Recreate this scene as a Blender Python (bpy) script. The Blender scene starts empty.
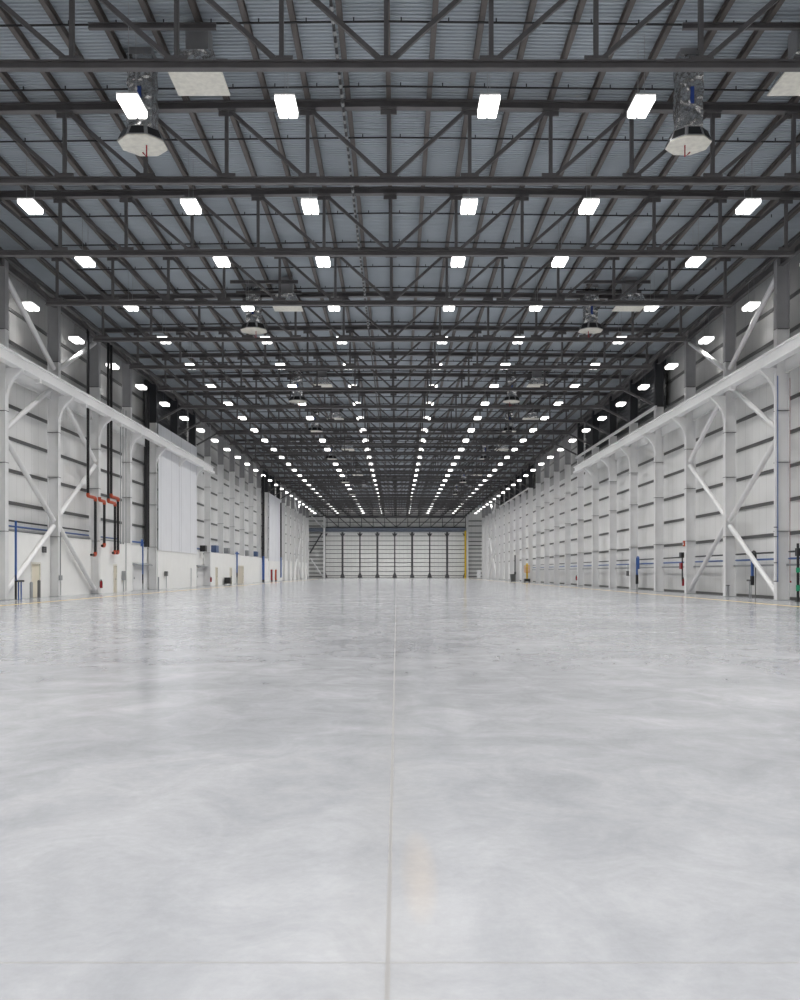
import bpy, math, random
from mathutils import Vector
random.seed(7)
scene = bpy.context.scene
COL = scene.collection

# ---------------------------------------------------------------- frame of reference
F = 905.0            # focal length in pixels of an 800x1000 frame
H = 1.5              # eye height
BAY = 7.62           # column bay
U = F / BAY          # pixels per metre one bay away
CXP, CYP = 396.6, 572.5
WL, WR = 21.0, 20.41  # inner column faces
XC = -0.295          # centre line of the roof
SHL, SHR = 22.25, 21.66   # wall sheeting planes
def K(n): return 6.4 + n
def YK(k): return k * BAY
def side(s): return -WL if s < 0 else WR
def on_wall(px, py, X):
    """where the sight line through a pixel meets the plane x = X"""
    Y = F * X / (px - CXP)
    return Y, H + (CYP - py) * Y / F

# ---------------------------------------------------------------- materials
def new_mat(name):
    m = bpy.data.materials.new(name); m.use_nodes = True
    nt = m.node_tree
    return m, nt, nt.nodes['Principled BSDF']
def paint(name, rgb, rough=0.5, metal=0.0, var=0.06, scale=1.5, bump=0.0, bscale=20):
    m, nt, b = new_mat(name)
    tc = nt.nodes.new('ShaderNodeTexCoord')
    nz = nt.nodes.new('ShaderNodeTexNoise'); nz.inputs['Scale'].default_value = scale; nz.inputs['Detail'].default_value = 4
    nt.links.new(tc.outputs['Object'], nz.inputs['Vector'])
    cr = nt.nodes.new('ShaderNodeValToRGB')
    cr.color_ramp.elements[0].position = 0.3; cr.color_ramp.elements[1].position = 0.7
    cr.color_ramp.elements[0].color = (*[c * (1 - var) for c in rgb], 1)
    cr.color_ramp.elements[1].color = (*[min(1, c * (1 + var)) for c in rgb], 1)
    nt.links.new(nz.outputs['Fac'], cr.inputs['Fac']); nt.links.new(cr.outputs['Color'], b.inputs['Base Color'])
    b.inputs['Roughness'].default_value = rough; b.inputs['Metallic'].default_value = metal
    if bump:
        n2 = nt.nodes.new('ShaderNodeTexNoise'); n2.inputs['Scale'].default_value = bscale; n2.inputs['Detail'].default_value = 1.5
        nt.links.new(tc.outputs['Object'], n2.inputs['Vector'])
        bp = nt.nodes.new('ShaderNodeBump'); bp.inputs['Strength'].default_value = bump; bp.inputs['Distance'].default_value = 0.22
        nt.links.new(n2.outputs['Fac'], bp.inputs['Height']); nt.links.new(bp.outputs['Normal'], b.inputs['Normal'])
    return m
def math_node(nt, op, a, b=None, clamp=False):
    n = nt.nodes.new('ShaderNodeMath'); n.operation = op; n.use_clamp = clamp
    for i, v in enumerate((a, b)):
        if v is None: continue
        if isinstance(v, (int, float)): n.inputs[i].default_value = v
        else: nt.links.new(v, n.inputs[i])
    return n.outputs[0]
def sheeting(name, rgb, axis='Y', pitch=1.06, rough=0.55):
    """metal wall sheet: a thin dark seam at every panel joint"""
    m, nt, b = new_mat(name)
    tc = nt.nodes.new('ShaderNodeTexCoord'); sp = nt.nodes.new('ShaderNodeSeparateXYZ')
    nt.links.new(tc.outputs['Object'], sp.inputs[0])
    t = math_node(nt, 'FRACT', math_node(nt, 'DIVIDE', sp.outputs[axis], pitch))
    line = math_node(nt, 'LESS_THAN', t, 0.035)
    fine = math_node(nt, 'LESS_THAN', math_node(nt, 'FRACT', math_node(nt, 'DIVIDE', sp.outputs[axis], pitch / 4)), 0.12)
    nz = nt.nodes.new('ShaderNodeTexNoise'); nz.inputs['Scale'].default_value = 0.6
    nt.links.new(tc.outputs['Object'], nz.inputs['Vector'])
    v = math_node(nt, 'ADD', math_node(nt, 'MULTIPLY', nz.outputs['Fac'], 0.12), 0.94)
    v = math_node(nt, 'SUBTRACT', v, math_node(nt, 'MULTIPLY', line, 0.22))
    v = math_node(nt, 'SUBTRACT', v, math_node(nt, 'MULTIPLY', fine, 0.04))
    mx = nt.nodes.new('ShaderNodeVectorMath'); mx.operation = 'SCALE'
    mx.inputs[0].default_value = rgb; nt.links.new(v, mx.inputs['Scale'])
    nt.links.new(mx.outputs[0], b.inputs['Base Color'])
    b.inputs['Roughness'].default_value = rough
    return m
def emit(name, rgb, strength):
    m, nt, b = new_mat(name)
    b.inputs['Base Color'].default_value = (0.9, 0.9, 0.9, 1)
    b.inputs['Emission Color'].default_value = (*rgb, 1); b.inputs['Emission Strength'].default_value = strength
    return m
def floor_material():
    m, nt, b = new_mat('polished_concrete')
    N, L = nt.nodes, nt.links
    tc = N.new('ShaderNodeTexCoord'); sp = N.new('ShaderNodeSeparateXYZ'); L.new(tc.outputs['Object'], sp.inputs[0])
    def noise(scale, detail, rough, dist, sx=1, sy=1):
        mp = N.new('ShaderNodeMapping'); mp.inputs['Scale'].default_value = (sx, sy, 1)
        L.new(tc.outputs['Object'], mp.inputs['Vector'])
        n = N.new('ShaderNodeTexNoise'); n.inputs['Scale'].default_value = scale; n.inputs['Detail'].default_value = detail
        n.inputs['Roughness'].default_value = rough; n.inputs['Distortion'].default_value = dist
        L.new(mp.outputs[0], n.inputs['Vector']); return n.outputs['Fac']
    big = noise(0.30, 9, 0.62, 0.8, 0.8, 1.0)
    mid = noise(1.5, 9, 0.68, 0.9, 1.0, 0.8)
    fine = noise(14, 5, 0.7, 0.3)
    v = math_node(nt, 'ADD', math_node(nt, 'MULTIPLY', big, 0.62), math_node(nt, 'MULTIPLY', mid, 0.38))
    cr = N.new('ShaderNodeValToRGB'); e = cr.color_ramp.elements
    e[0].position = 0.34; e[0].color = (0.27, 0.278, 0.298, 1)
    e[1].position = 0.66; e[1].color = (0.45, 0.455, 0.475, 1)
    x = cr.color_ramp.elements.new(0.5); x.color = (0.355, 0.362, 0.382, 1)
    L.new(v, cr.inputs['Fac'])
    # specks of paler aggregate
    sc = N.new('ShaderNodeVectorMath'); sc.operation = 'SCALE'
    L.new(cr.outputs['Color'], sc.inputs[0]); L.new(math_node(nt, 'ADD', math_node(nt, 'MULTIPLY', fine, 0.24), 0.88), sc.inputs['Scale'])
    # saw-cut joints
    jx = math_node(nt, 'ABSOLUTE', math_node(nt, 'ADD', sp.outputs['X'], 0.034))
    jitter = math_node(nt, 'MULTIPLY', math_node(nt, 'SUBTRACT', noise(9, 3, 0.6, 0), 0.5), 0.012)
    jx = math_node(nt, 'ABSOLUTE', math_node(nt, 'ADD', jx, jitter))
    ty = math_node(nt, 'FRACT', math_node(nt, 'ADD', math_node(nt, 'DIVIDE', math_node(nt, 'SUBTRACT', sp.outputs['Y'], 3.48), 15.24), 0.5))
    jy = math_node(nt, 'ABSOLUTE', math_node(nt, 'ADD', math_node(nt, 'MULTIPLY', math_node(nt, 'SUBTRACT', ty, 0.5), 15.24), jitter))
    j1 = math_node(nt, 'LESS_THAN', jx, 0.010); j2 = math_node(nt, 'LESS_THAN', jy, 0.008)
    halo = math_node(nt, 'SUBTRACT', 1.0, math_node(nt, 'DIVIDE', jx, 0.30), clamp=True)
    dark = math_node(nt, 'MAXIMUM', j1, math_node(nt, 'MULTIPLY', j2, 0.75))
    m1 = N.new('ShaderNodeMix'); m1.data_type = 'RGBA'
    L.new(math_node(nt, 'MULTIPLY', math_node(nt, 'MULTIPLY', halo, mid), 0.45), m1.inputs['Factor'])
    L.new(sc.outputs[0], m1.inputs[6]); m1.inputs[7].default_value = (0.42, 0.415, 0.41, 1)
    # rust tinted patch beside the joint
    dx = math_node(nt, 'DIVIDE', math_node(nt, 'SUBTRACT', sp.outputs['X'], 0.11), 0.10)
    dy = math_node(nt, 'DIVIDE', math_node(nt, 'SUBTRACT', sp.outputs['Y'], 4.55), 0.75)
    rr = math_node(nt, 'ADD', math_node(nt, 'MULTIPLY', dx, dx), math_node(nt, 'MULTIPLY', dy, dy))
    st = math_node(nt, 'MULTIPLY', math_node(nt, 'SUBTRACT', 1.0, rr, clamp=True), math_node(nt, 'MULTIPLY', mid, 0.55))
    m3 = N.new('ShaderNodeMix'); m3.data_type = 'RGBA'; L.new(st, m3.inputs['Factor'])
    L.new(m1.outputs[2], m3.inputs[6]); m3.inputs[7].default_value = (0.62, 0.50, 0.38, 1)
    m2 = N.new('ShaderNodeMix'); m2.data_type = 'RGBA'; L.new(math_node(nt, 'MULTIPLY', dark, 0.65), m2.inputs['Factor'])
    L.new(m3.outputs[2], m2.inputs[6]); m2.inputs[7].default_value = (0.22, 0.21, 0.20, 1)
    L.new(m2.outputs[2], b.inputs['Base Color'])
    rg = math_node(nt, 'ADD', math_node(nt, 'MULTIPLY', mid, 0.22), 0.07)
    L.new(math_node(nt, 'ADD', rg, math_node(nt, 'MULTIPLY', dark, 0.3)), b.inputs['Roughness'])
    b.inputs['Specular IOR Level'].default_value = 0.5
    return m
M = dict(
    floor=floor_material(),
    sheet=sheeting('wall_sheeting', (0.82, 0.82, 0.81)),
    sheet_shade=sheeting('shaded_upper_sheeting', (0.46, 0.46, 0.455)),  # wall sheeting again, with the shade under the roof put into its colour
    sheet_far=sheeting('far_wall_sheeting', (0.86, 0.86, 0.84), 'X', 1.06),
    liner=sheeting('smooth_liner', (0.80, 0.81, 0.84), 'Y', 3.81),
    plaster=paint('white_plaster', (0.89, 0.89, 0.87), 0.6, var=0.02),
    white=paint('white_steel', (0.82, 0.82, 0.82), 0.45, var=0.03),
    beam=paint('bright_white_steel', (0.93, 0.93, 0.93), 0.35, var=0.02),
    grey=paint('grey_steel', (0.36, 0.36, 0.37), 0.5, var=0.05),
    truss=paint('dark_grey_steel', (0.112, 0.107, 0.109), 0.45, var=0.10),
    joist=paint('brown_grey_steel', (0.105, 0.093, 0.087), 0.5, var=0.10),
    girt=paint('girt_steel', (0.13, 0.13, 0.13), 0.5, var=0.05),
    deck=paint('roof_deck', (0.40, 0.445, 0.485), 0.5, var=0.08, scale=0.4),
    black=paint('black_pipe', (0.018, 0.018, 0.020), 0.4),
    louver=paint('dark_louver', (0.035, 0.037, 0.042), 0.5),
    red=paint('red_coupling', (0.50, 0.075, 0.025), 0.4),
    extred=paint('extinguisher_red', (0.33, 0.012, 0.02), 0.3),
    blue=paint('blue_pipe', (0.04, 0.11, 0.34), 0.35),
    dblue=paint('dull_blue_box', (0.10, 0.15, 0.28), 0.5),
    tray=paint('galvanised_tray', (0.36, 0.37, 0.38), 0.45, 0.4),
    yellow=paint('yellow_paint', (0.80, 0.60, 0.14), 0.5),
    ylw=paint('yellow_post', (0.80, 0.55, 0.03), 0.45),
    line=paint('yellow_floor_line', (0.80, 0.56, 0.14), 0.45, var=0.1),
    foil=paint('crumpled_foil', (0.62, 0.62, 0.62), 0.2, 0.85, var=0.2, scale=3, bump=1.0, bscale=2.6),
    galv=paint('sheet_metal', (0.33, 0.33, 0.34), 0.5, 0.3),
    cream=paint('cream_plate', (0.80, 0.78, 0.70), 0.6, var=0.10, scale=5),
    doorc=paint('cream_door', (0.80, 0.74, 0.60), 0.5, var=0.03),
    tan=paint('tan_door', (0.62, 0.56, 0.46), 0.5, var=0.03),
    base=paint('dark_base', (0.13, 0.13, 0.125), 0.7),
    header=paint('blue_grey_header', (0.22, 0.25, 0.31), 0.45),
    doorframe=paint('door_frame_steel', (0.10, 0.10, 0.105), 0.5),
    housing=paint('white_housing', (0.75, 0.75, 0.75), 0.4),
    lens=emit('lit_lens', (1.0, 0.98, 0.95), 4.0),
    green=paint('green_valve', (0.03, 0.35, 0.18), 0.4),
    tag=paint('blue_tag', (0.03, 0.07, 0.30), 0.5),
    orange=paint('orange_lift', (0.75, 0.33, 0.04), 0.45),
)

# ---------------------------------------------------------------- mesh helpers
class MB:
    def __init__(s): s.v = []; s.f = []; s.m = []; s.slot = 0
    def quadbox(s, c):
        o = len(s.v); s.v += [tuple(p) for p in c]
        for f in ((0,3,2,1),(4,5,6,7),(0,1,5,4),(1,2,6,5),(2,3,7,6),(3,0,4,7)):
            s.f.append(tuple(o + i for i in f)); s.m.append(s.slot)
        return s
    def box(s, x0, x1, y0, y1, z0, z1):
        x0, x1 = sorted((x0, x1)); y0, y1 = sorted((y0, y1)); z0, z1 = sorted((z0, z1))
        return s.quadbox([(x0,y0,z0),(x1,y0,z0),(x1,y1,z0),(x0,y1,z0),(x0,y0,z1),(x1,y0,z1),(x1,y1,z1),(x0,y1,z1)])
    def bar(s, a, b, w, h, up=(0,0,1)):
        a, b = Vector(a), Vector(b); d = (b - a).normalized(); up = Vector(up)
        if abs(d.dot(up)) > 0.99: up = Vector((0,1,0)) if abs(d.y) < 0.9 else Vector((1,0,0))
        r = d.cross(up).normalized() * (w / 2); u = r.cross(d).normalized() * (h / 2)
        return s.quadbox([a-r-u, a+r-u, b+r-u, b-r-u, a-r+u, a+r+u, b+r+u, b-r+u])
    def ibar(s, a, b, w, h, t=0.03, up=(0,0,1)):
        """I section: h deep along up, w wide flanges"""
        a, b = Vector(a), Vector(b); d = (b - a).normalized(); up = Vector(up)
        r = d.cross(up).normalized(); u = r.cross(d).normalized()
        for o, ww, hh in ((u*(h/2-t/2), w, t), (-u*(h/2-t/2), w, t), (Vector((0,0,0)), t, h-2*t)):
            p, q = a + o, b + o; rr = r*(ww/2); uu = u*(hh/2)
            s.quadbox([p-rr-uu, p+rr-uu, q+rr-uu, q-rr-uu, p-rr+uu, p+rr+uu, q+rr+uu, q-rr+uu])
        return s
    def tube(s, pts, r, n=10):
        pts = [Vector(p) for p in pts]; rings = []
        ref = None
        for i, p in enumerate(pts):
            d = (pts[min(i+1, len(pts)-1)] - pts[max(i-1, 0)]).normalized()
            if ref is None: ref = Vector((0,0,1)) if abs(d.z) < 0.9 else Vector((1,0,0))
            a = (ref - d * ref.dot(d)).normalized(); b = d.cross(a); ref = a
            o = len(s.v)
            for j in range(n):
                t = 2*math.pi*j/n; s.v.append(tuple(p + a*(r*math.cos(t)) + b*(r*math.sin(t))))
            rings.append(o)
        for o, q in zip(rings, rings[1:]):
            for j in range(n):
                s.f.append((o+j, o+(j+1)%n, q+(j+1)%n, q+j)); s.m.append(s.slot)
        s.f.append(tuple(rings[0]+j for j in reversed(range(n)))); s.m.append(s.slot)
        s.f.append(tuple(rings[-1]+j for j in range(n))); s.m.append(s.slot)
        return s
    def lathe(s, cx, cy, prof, n=14):
        rings = []
        for r, z in prof:
            o = len(s.v)
            for j in range(n):
                t = 2*math.pi*j/n; s.v.append((cx + r*math.cos(t), cy + r*math.sin(t), z))
            rings.append(o)
        for o, q in zip(rings, rings[1:]):
            for j in range(n): s.f.append((o+j, o+(j+1)%n, q+(j+1)%n, q+j)); s.m.append(s.slot)
        s.f.append(tuple(rings[0]+j for j in reversed(range(n)))); s.m.append(s.slot)
        s.f.append(tuple(rings[-1]+j for j in range(n))); s.m.append(s.slot)
        return s
    def prism(s, poly, axis, a, b):
        """poly: 2-D outline in the two other axes, extruded a..b along axis"""
        n = len(poly); o = len(s.v)
        for t in (a, b):
            for p, q in poly:
                s.v.append({'x': (t,p,q), 'y': (p,t,q), 'z': (p,q,t)}[axis])
        s.f.append(tuple(o+i for i in reversed(range(n)))); s.m.append(s.slot)
        s.f.append(tuple(o+n+i for i in range(n))); s.m.append(s.slot)
        for i in range(n):
            j = (i+1) % n; s.f.append((o+i, o+j, o+n+j, o+n+i)); s.m.append(s.slot)
        return s
    def mesh(s, name, *mats):
        me = bpy.data.meshes.new(name); me.from_pydata(s.v, [], s.f)
        for mt in mats: me.materials.append(mt)
        if len(mats) > 1:
            for p, i in zip(me.polygons, s.m): p.material_index = i
        import bmesh
        bm = bmesh.new(); bm.from_mesh(me); bmesh.ops.recalc_face_normals(bm, faces=bm.faces); bm.to_mesh(me); bm.free()
        return me
    def build(s, name, mat, parent=None, loc=None, smooth=False):
        mats = mat if isinstance(mat, (list, tuple)) else [mat]
        me = s.mesh(name, *mats)
        if smooth: me.shade_smooth(); me.set_sharp_from_angle(angle=math.radians(40))
        o = bpy.data.objects.new(name, me); COL.objects.link(o)
        if parent is not None: o.parent = parent
        if loc: o.location = loc
        return o
def tag(o, label=None, cat=None, group=None, kind=None):
    if label: o['label'] = label
    if cat: o['category'] = cat
    if group: o['group'] = group
    if kind: o['kind'] = kind
    return o
def thing(name, label, cat, loc=(0,0,0), group=None, rz=0):
    o = bpy.data.objects.new(name, None); COL.objects.link(o); o.location = loc; o.rotation_euler.z = rz
    o.empty_display_size = 0.2
    return tag(o, label, cat, group)
def part(name, me, parent, loc=(0,0,0)):
    o = bpy.data.objects.new(name, me); COL.objects.link(o); o.parent = parent; o.location = loc; return o
def copy_tree(o, parent=None):
    c = o.copy(); COL.objects.link(c); c.parent = parent
    for ch in list(o.children): copy_tree(ch, c)
    return c
def struct(name, mb, mat):
    return tag(mb.build(name, mat), kind='structure')
ONES = ['', 'first','second','third','fourth','fifth','sixth','seventh','eighth','ninth','tenth','eleventh','twelfth','thirteenth','fourteenth','fifteenth','sixteenth','seventeenth','eighteenth','nineteenth']
def nth(n):
    if n < 20: return ONES[n]
    t, u = divmod(n, 10); w = {2: 'twent', 3: 'thirt', 4: 'fort', 5: 'fift'}[t]
    return w + 'ieth' if u == 0 else w + 'y-' + ONES[u]
SIDE = {-1: 'left', 1: 'right'}

# ---------------------------------------------------------------- room shell
YB, YF = -30.0, YK(32.0)           # wall behind the camera, far wall
YE = YK(K(22)) + 0.3               # where the side walls stop and the door pocket opens
struct('floor', MB().box(-26, 26, YB - 0.5, YF + 0.6, -0.4, 0), M['floor'])
def deck_z(x): return 19.285 - abs(x - XC) * 0.011
mb = MB()
yy = YB; pitch = 0.195
prof = []
while yy < YF + 0.3:
    prof += [(yy, 0.0), (yy + 0.075, 0.0), (yy + 0.095, 0.05), (yy + 0.175, 0.05)]; yy += pitch
xs = (-25.0, XC, 25.0)
for y, dz in prof:
    for x in xs: mb.v.append((x, y, deck_z(x) + dz))
for i in range(len(prof) - 1):
    for j in range(2):
        a = i*3 + j; mb.f.append((a, a+1, a+4, a+3)); mb.m.append(0)
if False:
  mb.v += [(-25, YB, 19.9), (25, YB, 19.9), (25, YF+.3, 19.9), (-25, YF+.3, 19.9)]; mb.f.append((o, o+1, o+2, o+3)); mb.m.append(0)
me = bpy.data.meshes.new('ceiling'); me.from_pydata(mb.v, [], mb.f); me.materials.append(M['deck'])
ceil = bpy.data.objects.new('ceiling', me); COL.objects.link(ceil); tag(ceil, kind='structure')

struct('wall_left', MB().box(-SHL - 0.25, -SHL, YB, YE, 0, 13.6), M['sheet'])
struct('wall_right', MB().box(SHR, SHR + 0.25, YB, YE, 0, 13.6), M['sheet'])
struct('wall_left_upper', MB().box(-SHL - 0.25, -SHL, YB, YE, 13.6, 19.4), M['sheet_shade'])
struct('wall_right_upper', MB().box(SHR, SHR + 0.25, YB, YE, 13.6, 19.4), M['sheet_shade'])
struct('wall_back', MB().box(-SHL - 0.25, SHR + 0.25, YB - 0.3, YB, 0, 19.4), M['sheet_far'])
struct('wall_left_pocket', MB().box(-24.6, -24.35, YE, YF, 0, 19.4).box(-24.35, -SHL - 0.25, YE - 0.25, YE, 0, 19.4), M['sheet'])
struct('wall_right_pocket', MB().box(23.6, 23.85, YE, YF, 0, 19.4).box(SHR + 0.25, 23.6, YE - 0.25, YE, 0, 19.4), M['sheet'])
DX0, DX1, DZ = -19.3, 18.45, 12.4
struct('wall_far', MB().box(-24.6, DX0, YF, YF + 0.3, 0, 19.4).box(DX1, 23.85, YF, YF + 0.3, 0, 19.4).box(DX0, DX1, YF, YF + 0.3, DZ, 19.4), M['sheet_far'])
struct('baseboard_left', MB().box(-SHL, -SHL + 0.12, YB, YE, 0, 0.16), M['base'])
struct('baseboard_right', MB().box(SHR - 0.12, SHR, YB, YE, 0, 0.16), M['base'])
for nm, x in (('trim_1', -17.85), ('trim_2', 17.6)):
    struct(nm, MB().box(x - 0.10, x + 0.10, YB, YE, 0.0, 0.004), M['line'])

# ---------------------------------------------------------------- side columns
def column_mesh(z0, z1, s):
    """H section standing with its web square to the wall; inner face at x=0, growing outward (s)"""
    d, w, t = 0.68, 0.42, 0.035
    m = MB()
    m.box(0, s*t, -w/2, w/2, z0, z1); m.box(s*(d-t), s*d, -w/2, w/2, z0, z1)
    m.box(s*t, s*(d-t), -0.09, 0.09, z0, z1)
    return m
HEAD_Z = 14.6  # column heads above this height are darker than the white shafts
LVR = {-1: {4,5,6,13,14,15}, 1: {3,4,5,6,7,12,13,14,15,16,17}}   # columns whose head stands among dark louvers
cmesh = {}
for s in (-1, 1):
    cmesh[s, 'lower'] = column_mesh(0.03, HEAD_Z, s).mesh('shaft', M['white'])
    cmesh[s, 'head'] = column_mesh(HEAD_Z, 18.5, s).mesh('column_head', M['grey'])
    cmesh[s, 'dark'] = column_mesh(HEAD_Z, 18.5, s).mesh('column_head', M['louver'])
    cmesh[s, 'plate'] = MB().box(-s*0.06, s*0.73, -0.28, 0.28, 0.0, 0.03).mesh('base_plate', M['tray'])
    q = MB(); q.box(-s*0.012, s*0.68, -0.215, 0.215, -0.015, 0.015)
    cmesh[s, 'stiff'] = q.mesh('stiffener_plate', M['girt'])
    q = MB().prism([(0, 12.48), (-s*0.85, 12.48), (-s*0.85, 12.34), (-s*0.45, 12.0), (-s*0.15, 11.55), (0, 11.0)], 'y', -0.15, 0.15)
    cmesh[s, 'bracket'] = q.mesh('bracket', M['white'])
for s in (-1, 1):
    for n in range(0, 23):
        nm = 'steel_column'
        hd = 'dark head among louvers' if n in LVR[s] else 'grey head'
        t = thing(nm, f'white steel column with {hd}, {nth(n+1)} from the near end of the {SIDE[s]} wall', 'column',
                  (side(s), YK(K(n)), 0), f'steel columns along the {SIDE[s]} wall')
        part('shaft', cmesh[s, 'lower'], t)
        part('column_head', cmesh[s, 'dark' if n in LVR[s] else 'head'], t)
        if n < 12:
            part('base_plate', cmesh[s, 'plate'], t)
            for z in (3.72, 7.42, 11.12 if n > 6 else 10.2, HEAD_Z): part('stiffener_plate', cmesh[s, 'stiff'], t, (0, 0, z))
        if n <= 6: part('bracket', cmesh[s, 'bracket'], t)

# ---------------------------------------------------------------- wall girts
GZ = [3.66 + 1.85*i for i in range(8)]
for s in (-1, 1):
    xw = -SHL if s < 0 else SHR
    for i, z in enumerate(GZ):
        m = MB(); m.box(xw, xw - s*0.055, YB + .2, YE - .3, z - 0.10, z + 0.10)
        m.box(xw - s*0.0, xw - s*0.085, YB + .2, YE - .3, z + 0.07, z + 0.09); m.box(xw, xw - s*0.085, YB + .2, YE - .3, z - 0.09, z - 0.07)
        o = m.build('wall_girt', M['girt'])
        tag(o, f'dark horizontal girt along the {SIDE[s]} wall, {nth(i+1)} from the floor', 'girt', f'girts along the {SIDE[s]} wall')

# ---------------------------------------------------------------- crane runway beams and wall bracing
for s in (-1, 1):
    xb = side(s) - s*0.62
    k1 = 13.17
    t = thing('runway_beam', f'long bright white crane runway beam bracketed off the {SIDE[s]} wall columns', 'beam', (0,0,0), 'crane runway beams')
    m = MB().box(xb - .05, xb + .05, YK(1.0), YK(k1), 12.70, 13.10).box(xb - .22, xb + .22, YK(1.0), YK(k1), 12.48, 12.70).box(xb - .19, xb + .19, YK(1.0), YK(k1), 13.10, 13.18)
    m.build('girder', M['beam'], t)
    m = MB().box(xb - 0.05, xb + 0.05, YK(1.0), YK(k1), 13.18, 13.26); m.build('crane_rail', M['white'], t)
    for k in (6.75, 7.75, 8.75) if s < 0 else (7.0,):
        MB().box(xb - 0.15, xb + 0.15, YK(k) - .13, YK(k) + .13, 12.26, 12.48).build('clamp', M['beam'], t)
    xs_ = side(s) + s*0.52
    o = MB().ibar((xs_, YK(1.0), 12.62), (xs_, YK(k1), 12.62), 0.12, 0.75, 0.03).build('tie_beam', M['white'])
    tag(o, f'white tie beam behind the {SIDE[s]} crane runway beam between columns', 'beam', 'tie beams')
    xr = side(s) - s*0.05
    runs = [(3, 7), (12, 17)] if s > 0 else []
    for a, b in runs:
        o = MB().bar((xr, YK(K(a)) - .6, 14.5), (xr, YK(K(b)) + .6, 14.5), 0.16, 0.22).build('sill_beam', M['white'])
        tag(o, f'white sill beam under the dark louvers, {"nearer" if a == 3 else "farther"} run on the right wall', 'beam', 'sill beams of the right wall')
    nodes = lambda n: [((n, 0.12), (n+1, 4.55)), ((n+1, 4.55), (n, 9.0)), ((n+2, 0.12), (n+1, 4.75)), ((n+1, 4.75), (n+2, 9.2)),
                       ((n, 9.1), (n+1, 13.2)), ((n+2, 9.2), (n+1, 13.2)), ((n+1, 14.0), (n, 17.8)), ((n+1, 14.0), (n+2, 17.8))]
    words = ['from the near foot', 'rising to the near column middle', 'from the far foot', 'rising to the far column middle',
             'from the near middle to the runway', 'from the far middle to the runway', 'rising to the near eave', 'rising to the far eave']
    for n, far in ((0, False), (18, True)):
        for (a, b), w in zip(nodes(n), words):
            pa = Vector((side(s) + s*0.26, YK(K(a[0])), a[1])); pb = Vector((side(s) + s*0.26, YK(K(b[0])), b[1]))
            d = (pb - pa) / abs((pb - pa).y)
            o = MB().tube([pa + d*0.30, pb - d*0.30], 0.15, 12).build('diagonal_brace', M['white'], smooth=True)
            tag(o, f'white tube brace {w}, {"far" if far else "near"} {SIDE[s]} wall bracing', 'brace', f'wall braces of the {SIDE[s]} wall')

# ---------------------------------------------------------------- dark louvers above, smooth liners
def bays(s, name, rng, x, z0, z1, mat, label, cat, group, th=0.08):
    for i, n in enumerate(rng):
        m = MB().box(x, x + s*th, YK(K(n)) + 0.01, YK(K(n+1)) - 0.01, z0, z1)
        if 'louver' in name:
            m2 = MB()
            zz = z0
            m2.box(x + s*0.06, x + s*th, YK(K(n)) + 0.01, YK(K(n+1)) - 0.01, z0, z1)
            while zz < z1 - 0.2:
                m2.box(x, x + s*0.06, YK(K(n)) + 0.01, YK(K(n+1)) - 0.01, zz, zz + 0.09); zz += 0.3
            m = m2
        o = m.build(name, mat)
        tag(o, label.format(nth(i+1)), cat, group)
bays(1, 'vent_louver', range(3, 7), WR + 0.85, 14.62, 18.4, M['louver'], 'dark louver panel high on the right wall above the runway beam, {} in its run', 'louver', 'dark louvers of the right wall')
bays(1, 'vent_louver', range(12, 17), WR + 0.85, 14.62, 18.4, M['louver'], 'dark louver panel high on the far right wall, {} in its run', 'louver', 'dark louvers of the right wall')
bays(-1, 'vent_louver', (4, 5), -WL - 0.85, 14.62, 18.4, M['louver'], 'dark louver panel above the tall smooth left wall liners, {} in its run', 'louver', 'dark louvers of the left wall')
bays(-1, 'vent_louver', (13, 14), -WL - 0.85, 14.62, 18.4, M['louver'], 'dark louver panel above the far left wall liners, {} in its run', 'louver', 'dark louvers of the left wall')
def liner(n, label):
    o = MB().box(-WL - 0.12, -WL - 0.06, YK(K(n)) + .02, YK(K(n+1)) - .02, 3.45, 14.55).build('liner_panel', M['liner'])
    tag(o, label, 'wall panel', 'tall smooth liner panels')
# liners stand just inside the column faces
def liner_flush(n, label):
    x = -WL + 0.10
    o = MB().box(x, x + 0.05, YK(K(n)) + 0.03, YK(K(n+1)) - 0.03, 3.45, 14.55).build('liner_panel', M['liner'])
    tag(o, label, 'wall panel', 'tall smooth liner panels')
liner_flush(4, 'tall smooth bluish white panel on the left wall, nearest of four')
liner_flush(5, 'tall smooth bluish white panel on the left wall, second nearest of four')
liner_flush(13, 'tall smooth bluish white panel far along left wall, third nearest of four')
liner_flush(14, 'tall smooth bluish white panel far along left wall, farthest of four')

# ---------------------------------------------------------------- low white partition along the left wall
def partition(n, x, top, holes=()):
    """one bay of the white lower wall; holes are (y0, y1, z1) door openings"""
    m = MB(); y0, y1 = YK(K(n)) + 0.005, YK(K(n+1)) - 0.005
    if abs(x) > WL: y0 += 0.22; y1 -= 0.22
    cur = y0
    for a, b, z in sorted(holes):
        m.box(x - 0.12, x, cur, a, 0, top); m.box(x - 0.12, x, a, b, z, top); cur = b
    m.box(x - 0.12, x, cur, y1, 0, top)
    m.box(x - 0.18, x + 0.02, y0, y1, top, top + 0.04)
    return m
PX = {-1: -21.5, 0: -21.5, 1: -21.5, 2: -20.96, 3: -21.75, 4: -20.9, 5: -20.9, 6: -21.75}
for n in range(7, 13): PX[n] = -20.96
for n in (13, 14): PX[n] = -20.9
for n in range(15, 22): PX[n] = -21.45
def span(px0, px1, X):
    return sorted((on_wall(px0, 572, X)[0], on_wall(px1, 572, X)[0]))
doors = []     # (bay, y0, y1, ztop, material, label)
def add_door(n, px0, px1, ztop, mat, label):
    y0, y1 = span(px0, px1, PX[n]); doors.append((n, y0, y1, ztop, mat, label))
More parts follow.
